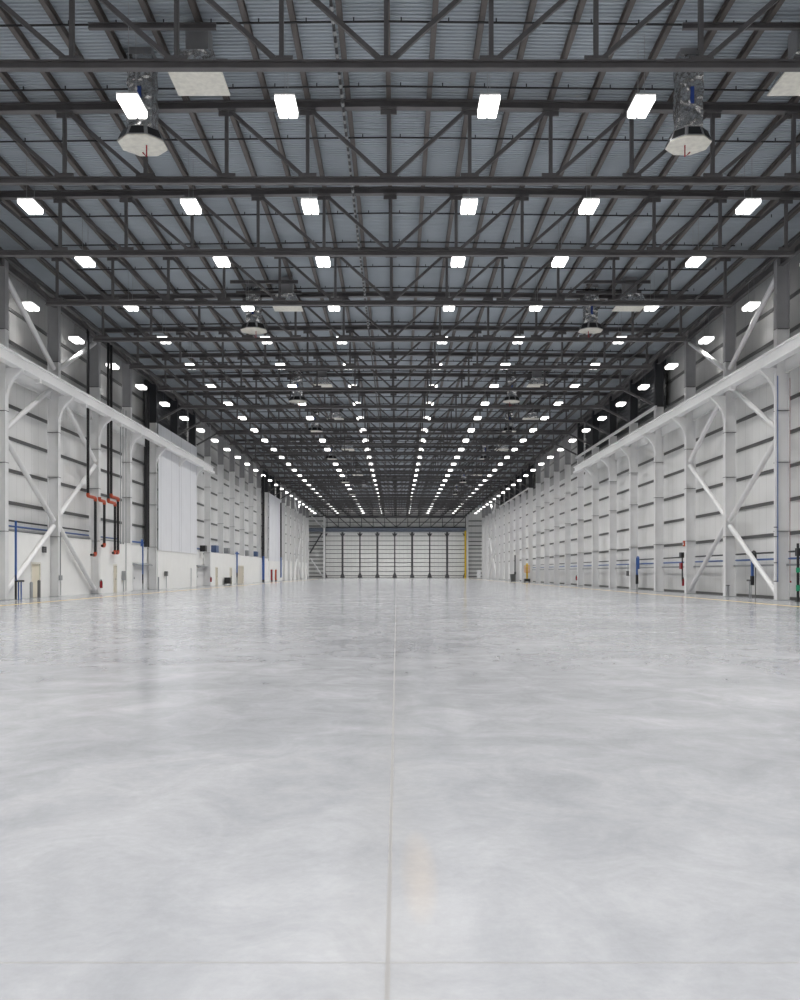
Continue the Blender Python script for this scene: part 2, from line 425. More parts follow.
add_door(0, 31.2, 40.0, 2.05, M['doorc'], 'cream door in the near left partition between two posts')
add_door(2, 113.3, 116.6, 2.05, M['tan'], 'tan door')
add_door(7, 215.3, 217.6, 2.1, M['tan'], 'tan door')
add_door(8, 229.6, 231.9, 2.1, M['tan'], 'tan door')
add_door(9, 237.6, 243.6, 2.4, M['tan'], 'wide tan door')
for n in sorted(PX):
    holes = [(a, b, z) for (m_, a, b, z, *_r) in doors if m_ == n]
    top = 3.42 if n in (4, 5, 13, 14) else 3.75
    struct(f'wall_partition_{n+2}', partition(n, PX[n], top, holes), M['plaster'])
for i, (n, y0, y1, z, mat, lab) in enumerate(doors):
    x = PX[n]
    d = struct(f'door_{i+1}', MB().box(x - 0.10, x - 0.05, y0 + .05, y1 - .05, 0.01, z - .05), mat)
    fr = MB().box(x - .12, x + .03, y0 - .06, y0 + .05, 0, z + .05).box(x - .12, x + .03, y1 - .05, y1 + .06, 0, z + .05).box(x - .12, x + .03, y0, y1, z - .05, z + .06)
    fr.build('door_frame', M['cream'], d)
    MB().box(x - .05, x + .03, y1 - .22, y1 - .10, 0.98, 1.04).build('door_handle', M['tray'], d)
# roll-up openings with a grey canopy in the two recessed bays
for n, p0, p1, lab in ((3, 132.5, 147.0, 'nearer'), (6, 196.5, 207.5, 'farther')):
    x = PX[n]; y0, y1 = span(p0, p1, x)
    t = thing('service_door', f'flush pale service door under a grey canopy, {lab} of two on left wall', 'door', (x, (y0+y1)/2, 0), 'service doors with canopy')
    w = (y1 - y0) / 2
    MB().box(0.0, 0.05, -w, w, 0.02, 2.05).build('leaf', M['white'], t)
    MB().prism([(0.0, 2.10), (0.5, 2.10), (0.5, 2.16), (0.0, 2.32)], 'y', -w, w).build('canopy', M['tray'], t)
    MB().box(0.05, 0.10, -w + .2, -w + .3, 0.95, 1.1).build('handle', M['tray'], t)

# ---------------------------------------------------------------- roof trusses
BC0, BC1, TC0 = 15.89, 16.13, 18.47      # bottom chord, underside of top chord at the ends
def tz(x): return TC0 + 0.22 - abs(x) * 0.011
PAN = 3.0
EL, ER = -(WL + 0.4 + XC), WR + 0.4 - XC  # top chord ends, local x
def truss_parts():
    P = []
    m = MB(); m.ibar((-18.6, 0, (BC0+BC1)/2), (18.35, 0, (BC0+BC1)/2), 0.22, BC1-BC0, 0.04)
    for i in range(-6, 7):
        m.box(i*PAN - 0.33, i*PAN + 0.33, -0.03, 0.03, BC1, BC1 + 0.16)
        m.box(i*PAN - 0.33, i*PAN + 0.33, -0.14, 0.14, BC1, BC1 + 0.06)
    P.append(('bottom_chord', m))
    m = MB()
    for a, b in ((EL, 0), (0, ER)):
        m.ibar((a, 0, tz(a) + 0.15), (b, 0, tz(b) + 0.15), 0.30, 0.30, 0.04)
    for i in range(-6, 7):
        m.box(i*PAN - 0.30, i*PAN + 0.30, -0.03, 0.03, tz(i*PAN) - 0.22, tz(i*PAN) + .02)
        m.box(i*PAN - 0.30, i*PAN + 0.30, -0.13, 0.13, tz(i*PAN) - 0.05, tz(i*PAN))
    P.append(('top_chord', m))
    for i in range(-6, 7):
        x = i*PAN; P.append(('vertical', MB().bar((x, 0, BC1), (x, 0, tz(x)), 0.13, 0.13)))
    for i in range(0, 6):
        for sg in (-1, 1):
            P.append(('diagonal', MB().bar((sg*(i*PAN + .2), 0, BC1 + 0.08), (sg*((i+1)*PAN - .2), 0, tz((i+1)*PAN) - 0.1), 0.13, 0.13)))
    P.append(('end_diagonal', MB().bar((-18.4, 0, BC1), (EL + 0.75, 0, tz(EL)), 0.16, 0.16)))
    P.append(('end_diagonal', MB().bar((18.15, 0, BC1), (ER - 0.75, 0, tz(ER)), 0.16, 0.16)))
    return P
TP = [(nm, m.mesh(nm, M['truss'])) for nm, m in truss_parts()]
allm = MB()
for nm, m in truss_parts():
    o = len(allm.v); allm.v += m.v; allm.f += [tuple(i + o for i in f) for f in m.f]; allm.m += m.m
TALL = allm.mesh('roof_truss', M['truss'])
for j, n in enumerate(range(-3, 26)):
    lab = f'dark grey steel roof truss spanning the hall, {nth(j+1)} from the camera'
    if j < 10:
        t = thing('roof_truss', lab, 'truss', (XC, YK(K(n)), 0), 'roof trusses')
        for nm, me in TP: part(nm, me, t)
        if False: pass
    else:
        t = bpy.data.objects.new('roof_truss', TALL); COL.objects.link(t); t.location = (XC, YK(K(n)), 0)
        tag(t, lab, 'truss', 'roof trusses')
# knee braces from the chord ends down to the column heads beside the louvers
kb = MB().bar((18.2 + XC, 0, BC0 + .1), (WR - 0.12, 0, 14.80), 0.16, 0.16).mesh('knee_brace', M['truss'])
kbl = MB().bar((-18.45 + XC, 0, BC0 + .1), (-WL + 0.12, 0, 14.80), 0.16, 0.16).mesh('knee_brace', M['truss'])
for s, me in ((1, kb), (-1, kbl)):
    for i, n in enumerate(sorted(LVR[s])):
        o = bpy.data.objects.new('knee_brace', me); COL.objects.link(o); o.location = (0, YK(K(n)), 0)
        tag(o, f'dark knee brace from truss end to {SIDE[s]} wall column, {nth(i+1)} from the camera', 'brace', f'knee braces of the {SIDE[s]} wall')

# purlins running the length of the hall, on the top chords
for i in range(-13, 14):
    x = XC + i*1.5; z = tz(i*1.5) + 0.30
    o = MB().ibar((x, YB + 1, z + 0.13), (x, YF - 0.3, z + 0.13), 0.17, 0.26, 0.03).build('roof_purlin', M['joist'])
    where = 'on the centre line' if i == 0 else f'{nth(abs(i))} {"left" if i < 0 else "right"} of the centre line'
    tag(o, f'brown grey roof purlin running lengthwise, {where}', 'purlin', 'roof purlins')
for s in (-1, 1):
    x = side(s) + s*0.25
    o = MB().ibar((x, YB + 1, 18.2), (x, YE - .5, 18.2), 0.25, 0.45, 0.03).build('eave_beam', M['truss'])
    tag(o, f'dark eave beam along the top of the {SIDE[s]} wall', 'beam', 'eave beams')
    for q, (dx, z, r) in enumerate(((0.9, 17.9, 0.09), (1.55, 17.2, 0.11), (2.15, 18.2, 0.07))):
        x = side(s) - s*dx
        o = MB().tube([(x, YB + 1, z), (x, YE - 1, z)], r, 8).build('overhead_pipe', M['black'], smooth=True)
        tag(o, f'black pipe under the roof near the {SIDE[s]} eave, {nth(q+1)} from the wall', 'pipe', f'eave pipes of the {SIDE[s]} side')
# bridging rods, two in every bay
rod = MB(); rod.tube([(-17.9, 0, -.197), (0, 0, 0), (18.1, 0, -.199)], 0.038, 6)
for i in range(-11, 13): rod.box(i*1.5 + 0.42, i*1.5 + 0.46, -0.015, 0.015, -abs(i*1.5 + .44)*.011, 0.14 - abs(i*1.5 + .44)*.011)
rodm = rod.mesh('bridging_rod', M['black'])
j = 0
for n in range(-3, 16):
    for fr in (0.35, 0.85):
        j += 1
        o = bpy.data.objects.new('bridging_rod', rodm); COL.objects.link(o); o.location = (XC, YK(K(n) + fr), 18.90)
        tag(o, f'thin black rod crossing under the roof purlins, {nth(j)} from the camera', 'rod', 'bridging rods')
# the sprinkler line left of centre with pale couplings
xs_ = -1.95
t = thing('sprinkler_pipe', 'black sprinkler pipe with pale couplings running lengthwise left of centre', 'pipe', (xs_, 0, 18.45))
MB().tube([(0, YB + 1, 0), (0, YF - 2, 0)], 0.05, 8).build('pipe_run', M['black'], t, smooth=True)
c = MB().tube([(0, -0.11, 0), (0, 0.11, 0)], 0.068, 8).mesh('coupling', M['tray'])
for q in range(60): part('coupling', c, t, (0, YK(3.4) + q*0.62, 0))

# ---------------------------------------------------------------- lights
ZL = 16.82
ROWS = [(-1.401, 'outermost left row', 6), (-1.008, 'second left row from the wall', 4), (-0.566, 'third left row from the wall', 3), (-0.238, 'innermost left row', 3),
        (0.199, 'innermost right row', 3), (0.529, 'third right row from the wall', 3), (0.968, 'second right row from the wall', 4), (1.356, 'outermost right row', 6)]
LW, LH = 0.66, 1.16
hm = MB(); hm.box(-LW/2, LW/2, -LH/2, LH/2, 0.20, 0.26); hm.box(-0.10, 0.10, -0.35, 0.35, 0.26, 0.33)
HOUS = hm.mesh('housing', M['housing'])
LENS = MB().prism([(-0.115, 0.0), (0.115, 0.0), (0.155, 0.06), (0.155, 0.20), (-0.155, 0.20), (-0.155, 0.06)], 'y', -0.56, 0.56).mesh('lens', M['lens'])
WIRE = MB().bar((0, 0, 0.26), (0, 0, 2.28), 0.016, 0.016).mesh('hanging_wire', M['tray'])
one = MB(); one.box(-LW/2, LW/2, -LH/2, LH/2, 0.17, 0.23); one.bar((0, -.4, .23), (0, -.4, 2.28), .016, .016); one.slot = 1
for a in (-1, 1): one.box(a*0.165 - 0.15, a*0.165 + 0.15, -0.56, 0.56, 0.0, 0.17)
ONE = one.mesh('ceiling_light', M['housing'], M['lens'])
lamp = bpy.data.lights.new('lamp', 'AREA'); lamp.shape = 'RECTANGLE'; lamp.size = 0.6; lamp.size_y = 1.2
lamp.energy = 245.0; lamp.color = (1.0, 0.985, 0.965); lamp.spread = math.radians(127)
lamp2 = lamp.copy(); lamp2.spread = math.radians(95); lamp2.energy = 28.0
for r, rn, first in ROWS:
    x = r * (ZL - H) + (0.2 if r < -1.3 else -0.2 if r > 1.3 else 0)
    for n in range(-7, 29):
        k = 3.89 + n + {0: 0.045, 1: 0.12}.get(n, 0)
        if k > 31.8 or YK(k) < YB + 1: continue
        seen = k >= first + 0.8 - 0.01 if first == 6 else k >= (4.8 if first == 4 else 3.8)
        idx = round(k - (6.89 if first == 6 else 4.89 if first == 4 else 3.89)) + 1
        if seen:
            lab = f'lit white panel light, {rn}, {nth(idx)} from the camera'
        else:
            lab = f'lit white panel light, {rn}, outside the photo near the camera'
        grp = f'panel lights, {rn}'
        if k < 14.5:
            low = n == 0 and abs(r + 0.566) < 0.01
            t = thing('ceiling_light', lab, 'light', (-8.28, YK(3.72), 15.99) if low else (x, YK(k), ZL), grp)
            part('housing', HOUS, t)
            part('lens', LENS, t, (-0.165, 0, 0)); part('lens', LENS, t, (0.165, 0, 0))
            for dy in (-0.4, 0.4):
                wr = part('hanging_wire', WIRE, t, (0, dy, 0))
                if low: wr.scale.z = 1.40; wr.location.z = -0.09
        else:
            t = bpy.data.objects.new('ceiling_light', ONE); COL.objects.link(t); t.location = (x, YK(k), ZL); tag(t, lab, 'light', grp)
        lo = bpy.data.objects.new('lamp', lamp2 if abs(r) > 1.2 else lamp); COL.objects.link(lo); lo.parent = t; lo.location = (0, 0, -0.02)

# ---------------------------------------------------------------- drop ducts with octagonal diffusers, return boxes
def drop_duct(k, x, label, sgn):
    t = thing('ceiling_duct', label, 'air duct', (x, YK(k), 0), 'foil wrapped drop ducts')
    # crumpled foil shaft
    m = MB(); w = 0.42 if sgn > 0 else 0.39; zb = 16.08 if k < 5 else 16.4; zs = [zb + .37 + (18.95 - zb - .37)/10*i for i in range(11)]
    rnd = random.Random(int(k*10)); rings = []
    for z in zs:
        o = len(m.v); rings.append(o)
        for a in range(12):
            e, f = divmod(a, 3); t_ = -1 + 2*f/3
            px, py = ((t_, -1), (1, t_), (-t_, 1), (-1, -t_))[e]
            j = 1 + rnd.uniform(-0.07, 0.07)
            m.v.append((px*w*j, py*w*j, z + rnd.uniform(-.03, .03)))
    for a, b in zip(rings, rings[1:]):
        for q in range(12): m.f.append((a+q, a+(q+1)%12, b+(q+1)%12, b+q)); m.m.append(0)
    m.build('duct_shaft', M['foil'], t)
    MB().box(-w*.95, w*.95, -w*.95, w*.95, 18.6, 19.2).build('collar', M['galv'], t)
    MB().box(-0.06, 0.06, -w*1.09, -w*1.06, 17.3, 17.85).build('duct_tag', M['tag'], t)
    octo = lambda r: [(r*math.cos(math.pi/8 + i*math.pi/4), r*math.sin(math.pi/8 + i*math.pi/4)) for i in range(8)]
    m = MB(); R0, R1, z0, z1 = (0.86 if sgn > 0 else 0.78), (0.68 if sgn > 0 else 0.62), zb, zb + .37
    lo, hi = octo(R0), octo(R1)
    hd = m
    o = len(m.v); m.v += [(a, b, z0) for a, b in lo] + [(a, b, z1) for a, b in hi]
    for i in range(8): j = (i+1) % 8; m.f.append((o+i, o+j, o+8+j, o+8+i)); m.m.append(0)
    m.f.append(tuple(o+8+i for i in range(8))); m.m.append(0)
    d = m.build('diffuser', M['galv'], t)
    MB().prism([(a*.97, b*.97) for a, b in lo], 'z', z0 - 0.03, z0 + 0.01).build('bottom_plate', M['cream'], d)
    for i in range(8):
        a = Vector((*lo[i], z0)); b = Vector((*lo[(i+1)%8], z0)); c = Vector((*hi[(i+1)%8], z1)); e = Vector((*hi[i], z1))
        cen = (a+b+c+e)/4; nrm = (b-a).cross(e-a).normalized()
        if nrm.dot(Vector((cen.x, cen.y, 0))) < 0: nrm = -nrm
        q = [cen + (p-cen)*0.78 + nrm*0.012 for p in (a, b, c, e)]; q2 = [p - nrm*0.01 for p in q]
        MB().quadbox(q2 + q).build('louver_slot', M['black'], d)
    MB().tube([(0.15*sgn, -.1, zb - .06), (0.15*sgn, -.1, zb - .45), (0.02, -.1, zb - .3)], 0.025, 6).build('pull_handle', M['extred'], d)
    return t
def return_box(k, x, label):
    t = thing('return_box', label, 'air duct', (x, YK(k), 0), 'return air boxes')
    MB().prism([(-0.55, 18.0), (0.55, 18.0), (0.85, 17.42), (-0.85, 17.42)], 'y', -0.8, 0.8).build('hood', M['foil'], t)
    MB().box(-0.86, 0.86, -0.82, 0.82, 17.38, 17.43).build('filter_plate', M['cream'], t)
    MB().box(-0.36, 0.36, -0.36, 0.36, 17.95, 19.1).build('riser', M['galv'], t)
def roof_frame(k, x, label):
    t = thing('support_frame', label, 'frame', (x, YK(k), 0), 'duct support frames')
    for dy in (-1.0, 1.0): MB().ibar((-2.0, dy, 18.6), (2.0, dy, 18.6), 0.14, 0.18, 0.02).build('frame_beam', M['truss'], t)
WORDS = 'nearest second third fourth fifth sixth seventh'.split()
LD = [(4.05, -8.65), (7.32, -8.8), (10.35, -8.6), (12.55, -8.6), (15.6, -8.6), (19.6, -8.6), (22.6, -8.6)]
RD = [(4.05, 9.95), (7.32, 11.95), (10.35, 10.0), (12.55, 11.9), (15.6, 11.6), (19.6, 11.1), (22.6, 11.4)]
for i, (k, x) in enumerate(LD):
    pre = 'nearest' if i == 0 else f'{nth(i+1)} nearest'
    drop_duct(k, x, f'foil wrapped drop duct with octagonal diffuser, {pre} on the left half', 1)
    return_box(k - 0.2, x + 2.25, f'pale return air box beside the {pre} left drop duct')
    roof_frame(k - 0.2, x + 1.0, f'dark support frame above the {pre} left drop duct')
for i, (k, x) in enumerate(RD):
    pre = 'nearest' if i == 0 else f'{nth(i+1)} nearest'
    drop_duct(k, x, f'foil wrapped drop duct with octagonal diffuser, {pre} on the right half', -1)
    return_box(k - 0.2, x + (3.25 if i == 0 else 2.0), f'pale return air box beside the {pre} right drop duct')
    roof_frame(k - 0.2, x + 1.0, f'dark support frame above the {pre} right drop duct')

# ---------------------------------------------------------------- pipes and cable trays along the side walls
def run(name, x, z, k0, k1, r, mat, label, cat='pipe', group=None, tray=False):
    m = MB()
    if tray:
        m.box(x - .14, x + .14, YK(k0), YK(k1), z, z + .02); m.box(x - .14, x - .12, YK(k0), YK(k1), z, z + .10); m.box(x + .12, x + .14, YK(k0), YK(k1), z, z + .10)
    else: m.tube([(x, YK(k0), z), (x, YK(k1), z)], r, 8)
    o = m.build(name, mat, smooth=not tray); tag(o, label, cat, group)
xr = 21.10
run('service_pipe', xr, 2.62, 4, 20, 0.05, M['black'], 'thin black pipe along the lower right wall, above the blue pipe', group='right wall pipes')
run('service_pipe', xr, 2.25, 4, 20, 0.055, M['blue'], 'blue pipe along the lower right wall, above the grey tray', group='right wall pipes')
run('cable_tray', xr, 1.86, 4, 20, 0, M['tray'], 'grey cable tray along the lower right wall under the pipes', 'tray', tray=True)
xl = -21.77
run('service_pipe', xl, 4.42, 4, 8.7, 0.05, M['black'], 'thin black pipe along the left wall above the white partition', group='left wall pipes')
run('service_pipe', xl, 4.12, 4, 9.3, 0.05, M['blue'], 'blue pipe along the near left wall just above the white partition', group='left wall pipes')
run('cable_tray', xl, 3.84, 4, 9.3, 0, M['tray'], 'grey cable tray on top of the near left white partition', 'tray', tray=True)
run('service_pipe', xl, 4.05, 9.5, 10.3, 0.07, M['blue'], 'short blue pipe above the nearer canopy service door', group='left wall pipes')
run('service_pipe', xl, 4.1, 12.6, 18.3, 0.09, M['blue'], 'blue pipe above the white partition beyond the tall liners', group='left wall pipes')

def riser(x, y, z0, z1, r, segs, name, label, group=None, hook=None):
    """vertical pipe; segs = list of (z from, z to, material, part name)"""
    t = thing(name, label, 'pipe', (x, y, 0), group)
    for a, b, m, pn in segs: MB().tube([(0, 0, a), (0, 0, b)], r, 10).build(pn, m, t, smooth=True)
    if hook:
        zz, m, rr = hook; c = [(0, math.cos(a)*rr - rr, zz + math.sin(a)*rr) for a in [i*math.pi/8 for i in range(9)]]
        MB().tube([(0, 0, zz - .1)] + c + [(0, -2*rr, zz - .35)], r, 10).build('gooseneck', m, t, smooth=True)
    return t
# left wall: black grooved-joint drain pipes with red elbows
XB = -20.72
def drain(px_top, px_low, ztop, zjog, zbot, label, stub, XB=XB):
    y0 = on_wall(px_top, 0, XB)[0]; y1 = on_wall(px_low, 0, XB)[0]; r = 0.095
    t = thing('drain_pipe', label, 'pipe', (XB, y0, 0), 'black drain pipes with red elbows'); d = y1 - y0
    MB().tube([(0, 0, zjog + .12), (0, 0, ztop)], r, 12).build('upper_pipe', M['black'], t, smooth=True)
    MB().tube([(0, 0, zjog + .20), (0, 0, zjog + .06), (0, .05, zjog), (0, d - .05, zjog - .02), (0, d, zjog - .08), (0, d, zjog - .24)], r*1.22, 12).build('elbow', M['red'], t, smooth=True)
    MB().tube([(0, d, zbot + .1), (0, d, zjog - .15)], r, 12).build('lower_pipe', M['black'], t, smooth=True)
    MB().tube([(0, d, zbot + .2), (0, d, zbot + .05), (0, d - .06, zbot), (0, d - .35, zbot)], r*1.22, 12).build('elbow', M['red'], t, smooth=True)
    MB().tube([(0, d - .4, zbot), (0, d - .4 - stub, zbot)], r*.9, 12).build('stub_pipe', M['black'], t, smooth=True)
drain(88.0, 95.3, 18.0, on_wall(88, 496, XB)[1], on_wall(95.3, 555, XB)[1], 'black pipe with red elbows, leftmost of the four on left wall', 0.45)
drain(99.5, 104.3, on_wall(99.5, 498, XB)[1], on_wall(99.5, 500, XB)[1], on_wall(104.3, 546, XB)[1], 'short black pipe with red elbows, second from left of four', 0.1)
drain(108.3, 115.0, 18.0, on_wall(108.3, 501.5, XB)[1], on_wall(115, 553, XB)[1], 'tall black pipe with red elbows, third from left of four', 0.1)
drain(111.2, 118.0, 18.0, on_wall(111.2, 496.5, XB)[1], on_wall(118, 553, XB)[1], 'tall black pipe with red elbows, rightmost of the four', 0.1)
# galvanised conduits right beside them
for i, px in enumerate((120.5, 123.0, 126.0)):
    y = on_wall(px, 0, -20.88)[0]
    t = thing('conduit', f'thin grey conduit right of the red elbowed pipes, {nth(i+1)} from left', 'pipe', (-20.88, y, 0), 'grey conduits on left wall')
    MB().tube([(0, 0, 3.8 if i < 2 else 0.05), (0, 0, 14.0)], 0.03, 8).build('tube', M['tray'], t, smooth=True)
    if i < 2:
        MB().box(-.02, .06, -.06, .06, 3.66, 3.8).build('end_box', M['tray'], t)
y = on_wall(123.3, 0, -20.88)[0]
t = thing('wall_box', 'grey upright equipment box on left wall with conduit above', 'box', (-20.92, y, 0))
MB().box(-.03, .22, -.18, .18, on_wall(123, 580, -20.9)[1], on_wall(123, 571, -20.9)[1]).build('case', M['tray'], t)
MB().tube([(.05, 0, 0.02), (.05, 0, 1.05)], .03, 8).build('conduit', M['tray'], t)
# big black pair of pipes at the recessed bay
xd = -21.45
for i, px in enumerate((146.0, 148.0)):
    y = on_wall(px, 0, xd)[0]
    riser(xd, y, 0, 0, 0.17 if i == 0 else 0.13, [(on_wall(px, 547, xd)[1], 18.0, M['black'], 'pipe_run')], 'vent_pipe', f'tall thick black vertical pipe beside the tall liner panels, {"left" if i == 0 else "right"} of the pair', 'pair of thick black pipes')
# blue standpipes on the left wall
yb = on_wall(15.8, 0, -20.7)[0]
riser(-20.7, yb, 0, 0, 0.06, [(1.05, 4.3, M['blue'], 'pipe_run'), (0.02, 1.05, M['black'], 'foot'), (1.0, 1.35, M['black'], 'valve')], 'standpipe', 'tall blue standpipe with black valve in the nearest left bay', 'blue standpipes')
t = thing('hose_station', 'low blue twin post stand beside the nearest left standpipe', 'stand', (-20.7, yb + 0.45, 0))
for dy in (-.1, .25): MB().tube([(0, dy, 0), (0, dy, 0.98)], 0.04, 8).build('post', M['blue'], t, smooth=True)
MB().box(-.07, .07, -.45, .5, 0.98, 1.08).build('cap', M['black'], t)
yb = on_wall(142.8, 0, -21.0)[0]
riser(-21.0, yb, 0, 0, 0.06, [(0.9, 4.05, M['blue'], 'pipe_run'), (0.6, 1.35, M['black'], 'valve'), (0.02, 0.9, M['tray'], 'foot')], 'standpipe', 'blue standpipe with gooseneck top before the nearer canopy service door', 'blue standpipes', hook=(4.0, M['blue'], 0.22))
for px, z1, lab in ((237.0, 4.2, 'blue standpipe before the wide tan door'),):
    yb = on_wall(px, 0, -20.7)[0]
    riser(-20.7, yb, 0, 0, 0.10, [(1.2, z1, M['blue'], 'pipe_run'), (0.9, 1.5, M['black'], 'valve'), (0.02, 1.2, M['tray'], 'foot')], 'standpipe', lab, 'blue standpipes')
yb = on_wall(263.3, 0, -20.6)[0]
riser(-20.6, yb, 0, 0, 0.2, [(4.0, 16.5, M['black'], 'upper_pipe'), (0.4, 4.0, M['blue'], 'lower_pipe'), (0.02, 0.4, M['black'], 'foot')], 'standpipe', 'tall black pipe with blue lower end before the far liner panels', 'blue standpipes')
yb = on_wall(281.0, 0, -20.7)[0]
riser(-20.7, yb, 0, 0, 0.13, [(4.2, 14.0, M['black'], 'upper_pipe'), (0.6, 4.2, M['blue'], 'lower_pipe')], 'standpipe', 'thin black and blue pipe beyond the far liner panels', 'blue standpipes')
# bay equipment boxes above the partition, far left
for px, py0, py1, w, mat, lab in ((203.0, 545.5, 553, 0.9, M['black'], 'black box'), (215.0, 545.5, 552.5, 1.5, M['dblue'], 'blue pump box'), (227.0, 548, 553.5, 1.2, M['tray'], 'grey box'),
                                  (246.5, 550.5, 556, 1.4, M['tray'], 'grey box'), (255.5, 551.5, 556.5, 1.4, M['dblue'], 'blue pump box')):
    X = -21.4; y, zt = on_wall(px, py0, X); z0 = on_wall(px, py1, X)[1]
    if px == 203.0: X = -21.35; lab2 = 'black box above the farther canopy service door'
    elif px == 215.0: lab2 = 'blue equipment box above the first far tan door'
    elif px == 227.0: lab2 = 'grey equipment box above the second far tan door'
    elif px == 246.5: lab2 = 'grey equipment box above partition beyond the wide tan door'
    else: lab2 = 'blue equipment box above partition near the tall black and blue pipe'
    o = MB().box(X - .3, X + .3, y - w/2, y + w/2, max(3.82, z0), max(zt, 4.3)).build('equipment_box', mat); tag(o, lab2, 'box')
# small things on the left wall
def extinguisher(x, y, z, s, label):
    t = thing('fire_extinguisher', label, 'fire extinguisher', (x, y, z), 'fire extinguishers')
    MB().lathe(0, 0, [(0.085, 0), (0.095, .03), (0.095, .42), (0.06, .50), (0.03, .52)]).build('cylinder', M['extred'], t, smooth=True)
    MB().box(-.02, .02, -.1, .06, .52, .60).build('handle', M['black'], t)
    MB().tube([(0, -.05, .54), (s*-.1, -.10, .48), (s*-.11, -.09, .2)], .018, 6).build('hose', M['black'], t)
    MB().box(s*.09, s*.11, -.06, .06, .1, .55).build('bracket', M['tray'], t)
y, z = on_wall(100.8, 588, -20.88); extinguisher(-20.85, y, z, -1, 'red fire extinguisher on left wall left of the tan door')
y, z = on_wall(211.0, 582, -20.8); extinguisher(-20.8, y, max(z, .4), -1, 'red fire extinguisher on left wall before the far tan doors')
y, z0 = on_wall(43.3, 552.7, PX[0]); z1 = on_wall(43.3, 546.6, PX[0])[1]
t = thing('wall_speaker', 'small dark grey louvred box high on the near left partition', 'box', (PX[0], y, 0))
MB().box(0, .12, -.22, .22, z0, z1).build('case', M['girt'], t)
for q in range(3): MB().box(.12, .13, -.18, .18, z0 + .06 + q*.12, z0 + .11 + q*.12).build('slot', M['black'], t)
y = on_wall(61.0, 0, -20.98)[0]
t = thing('switch_box', 'grey switch box with thin conduit on the second left column', 'box', (-20.99, YK(K(1)) , 0))
MB().box(0, .10, -.20, .20, 1.02, 1.32).build('case', M['tray'], t)
MB().tube([(.03, .05, 1.3), (.03, .05, 4.0)], .03, 6).build('conduit', M['tray'], t); MB().tube([(.03, .1, .05), (.03, .1, 1.05)], .02, 6).build('conduit', M['tray'], t)
for px, mat, z, lab in ((31.3, M['tray'], 0.95, 'pale grey bollard left of the cream door'), (39.0, M['girt'], 1.05, 'dark grey bollard right of the cream door')):
    y = on_wall(px, 0, -20.95)[0]
    t = thing('bollard', lab, 'bollard', (-20.95, y, 0), 'bollards at the cream door')
    MB().lathe(0, 0, [(.09, 0), (.09, z - .05), (.06, z), (.01, z + .01)]).build('post', mat, t, smooth=True)
    MB().lathe(0, 0, [(.14, 0), (.14, .02)]).build('base_plate', M['tray'], t)
# small posts / call boxes in front of the liner bays
for px, py, lab in ((157.8, 577, 'slim grey pedestal at left edge of the nearest liner panel'), (165.6, 576, 'grey call box pedestal below the nearest liner panel'), (190.5, 568, 'narrow pale wall recess cover below the second liner panel')):
    y, z = on_wall(px, py, -20.78)
    t = thing('pedestal', lab, 'pedestal', (-20.72, y, 0))
    MB().tube([(0, 0, 0), (0, 0, z)], .035 if px > 160 else .06, 8).build('post', M['tray'], t)
    if 160 < px < 180: MB().box(-.12, .12, -.2, .2, z, z + .42).build('call_box', M['girt'], t)
# cabinets far along the left wall
for px, c, lab in ((271.3, M['extred'], 'red fire cabinet at the far liner panels, left of two'), (275.5, M['red'], 'red fire cabinet at the far liner panels, right of two')):
    y = on_wall(px, 0, -20.85)[0]
    t = thing('fire_cabinet', lab, 'cabinet', (-20.85, y, 0), 'red fire cabinets')
    MB().box(-.04, .2, -.4, .4, .25, 2.0).build('case', c, t); MB().box(.2, .22, -.3, .3, .45, 1.8).build('window', M['tray'], t); MB().box(-.04, .2, -.36, .36, 0, .25).build('plinth', M['base'], t)
y = on_wall(227.5, 0, -20.5)[0]
t = thing('tool_cart', 'low black cart against left wall before the second far tan door', 'cart', (-20.45, y, 0))
MB().box(-.35, .35, -.5, .5, .15, .9).build('body', M['black'], t); MB().tube([(.36, -.4, .95), (.36, .4, .95)], .025, 6).build('handle', M['tray'], t)
for a in (-.3, .3):
    for b in (-.4, .4): MB().tube([(a - .03, b, .075), (a + .03, b, .075)], .075, 10).build('wheel', M['base'], t)

# ---------------------------------------------------------------- things on the right wall
XR = WR - 0.12
def rthing(name, px, lab, cat, X=XR, group=None): return thing(name, lab, cat, (X, on_wall(px, 0, X)[0], 0), group)
t = rthing('standpipe', 798.0, 'black and green standpipe in the nearest right bay', 'pipe', 20.65)
MB().tube([(0, 0, 0), (0, 0, 3.0)], .07, 10).build('pipe_run', M['black'], t, smooth=True)
MB().tube([(0, 0, 1.5), (0, 0, 1.75)], .10, 10).build('valve', M['green'], t); MB().tube([(0, 0, .55), (0, 0, .85)], .10, 10).build('valve', M['green'], t)
MB().box(-.1, .1, -.12, .12, 2.35, 2.75).build('gauge_box', M['black'], t); MB().lathe(0, 0, [(.16, 0), (.16, .02)]).build('foot_flange', M['black'], t)
t = rthing('standpipe', 752.3, 'blue and black drop pipe with gooseneck in the near right braced bay', 'pipe', 20.91)
MB().tube([(0, 0, 1.1), (0, 0, 2.5)], .09, 10).build('pipe_run', M['blue'], t, smooth=True)
MB().tube([(0, 0, .75), (0, 0, 1.3)], .12, 10).build('valve', M['black'], t, smooth=True)
MB().tube([(0, 0, 2.45)] + [(0, -.22 + math.cos(a)*.22, 2.5 + math.sin(a)*.22) for a in [i*math.pi/6 for i in range(7)]] + [(0, -.44, 2.3)], .08, 10).build('gooseneck', M['black'], t, smooth=True)
MB().box(-.05, .05, .15, .75, .98, 1.08).build('hose_rack', M['girt'], t)
for dy in (.2, .45): MB().tube([(0, dy, 0), (0, dy, 1.0)], .035, 8).build('post', M['tray'], t)
t = rthing('conduit', 755.5, 'thin dark conduit right of the blue drop pipe', 'pipe', 20.96)
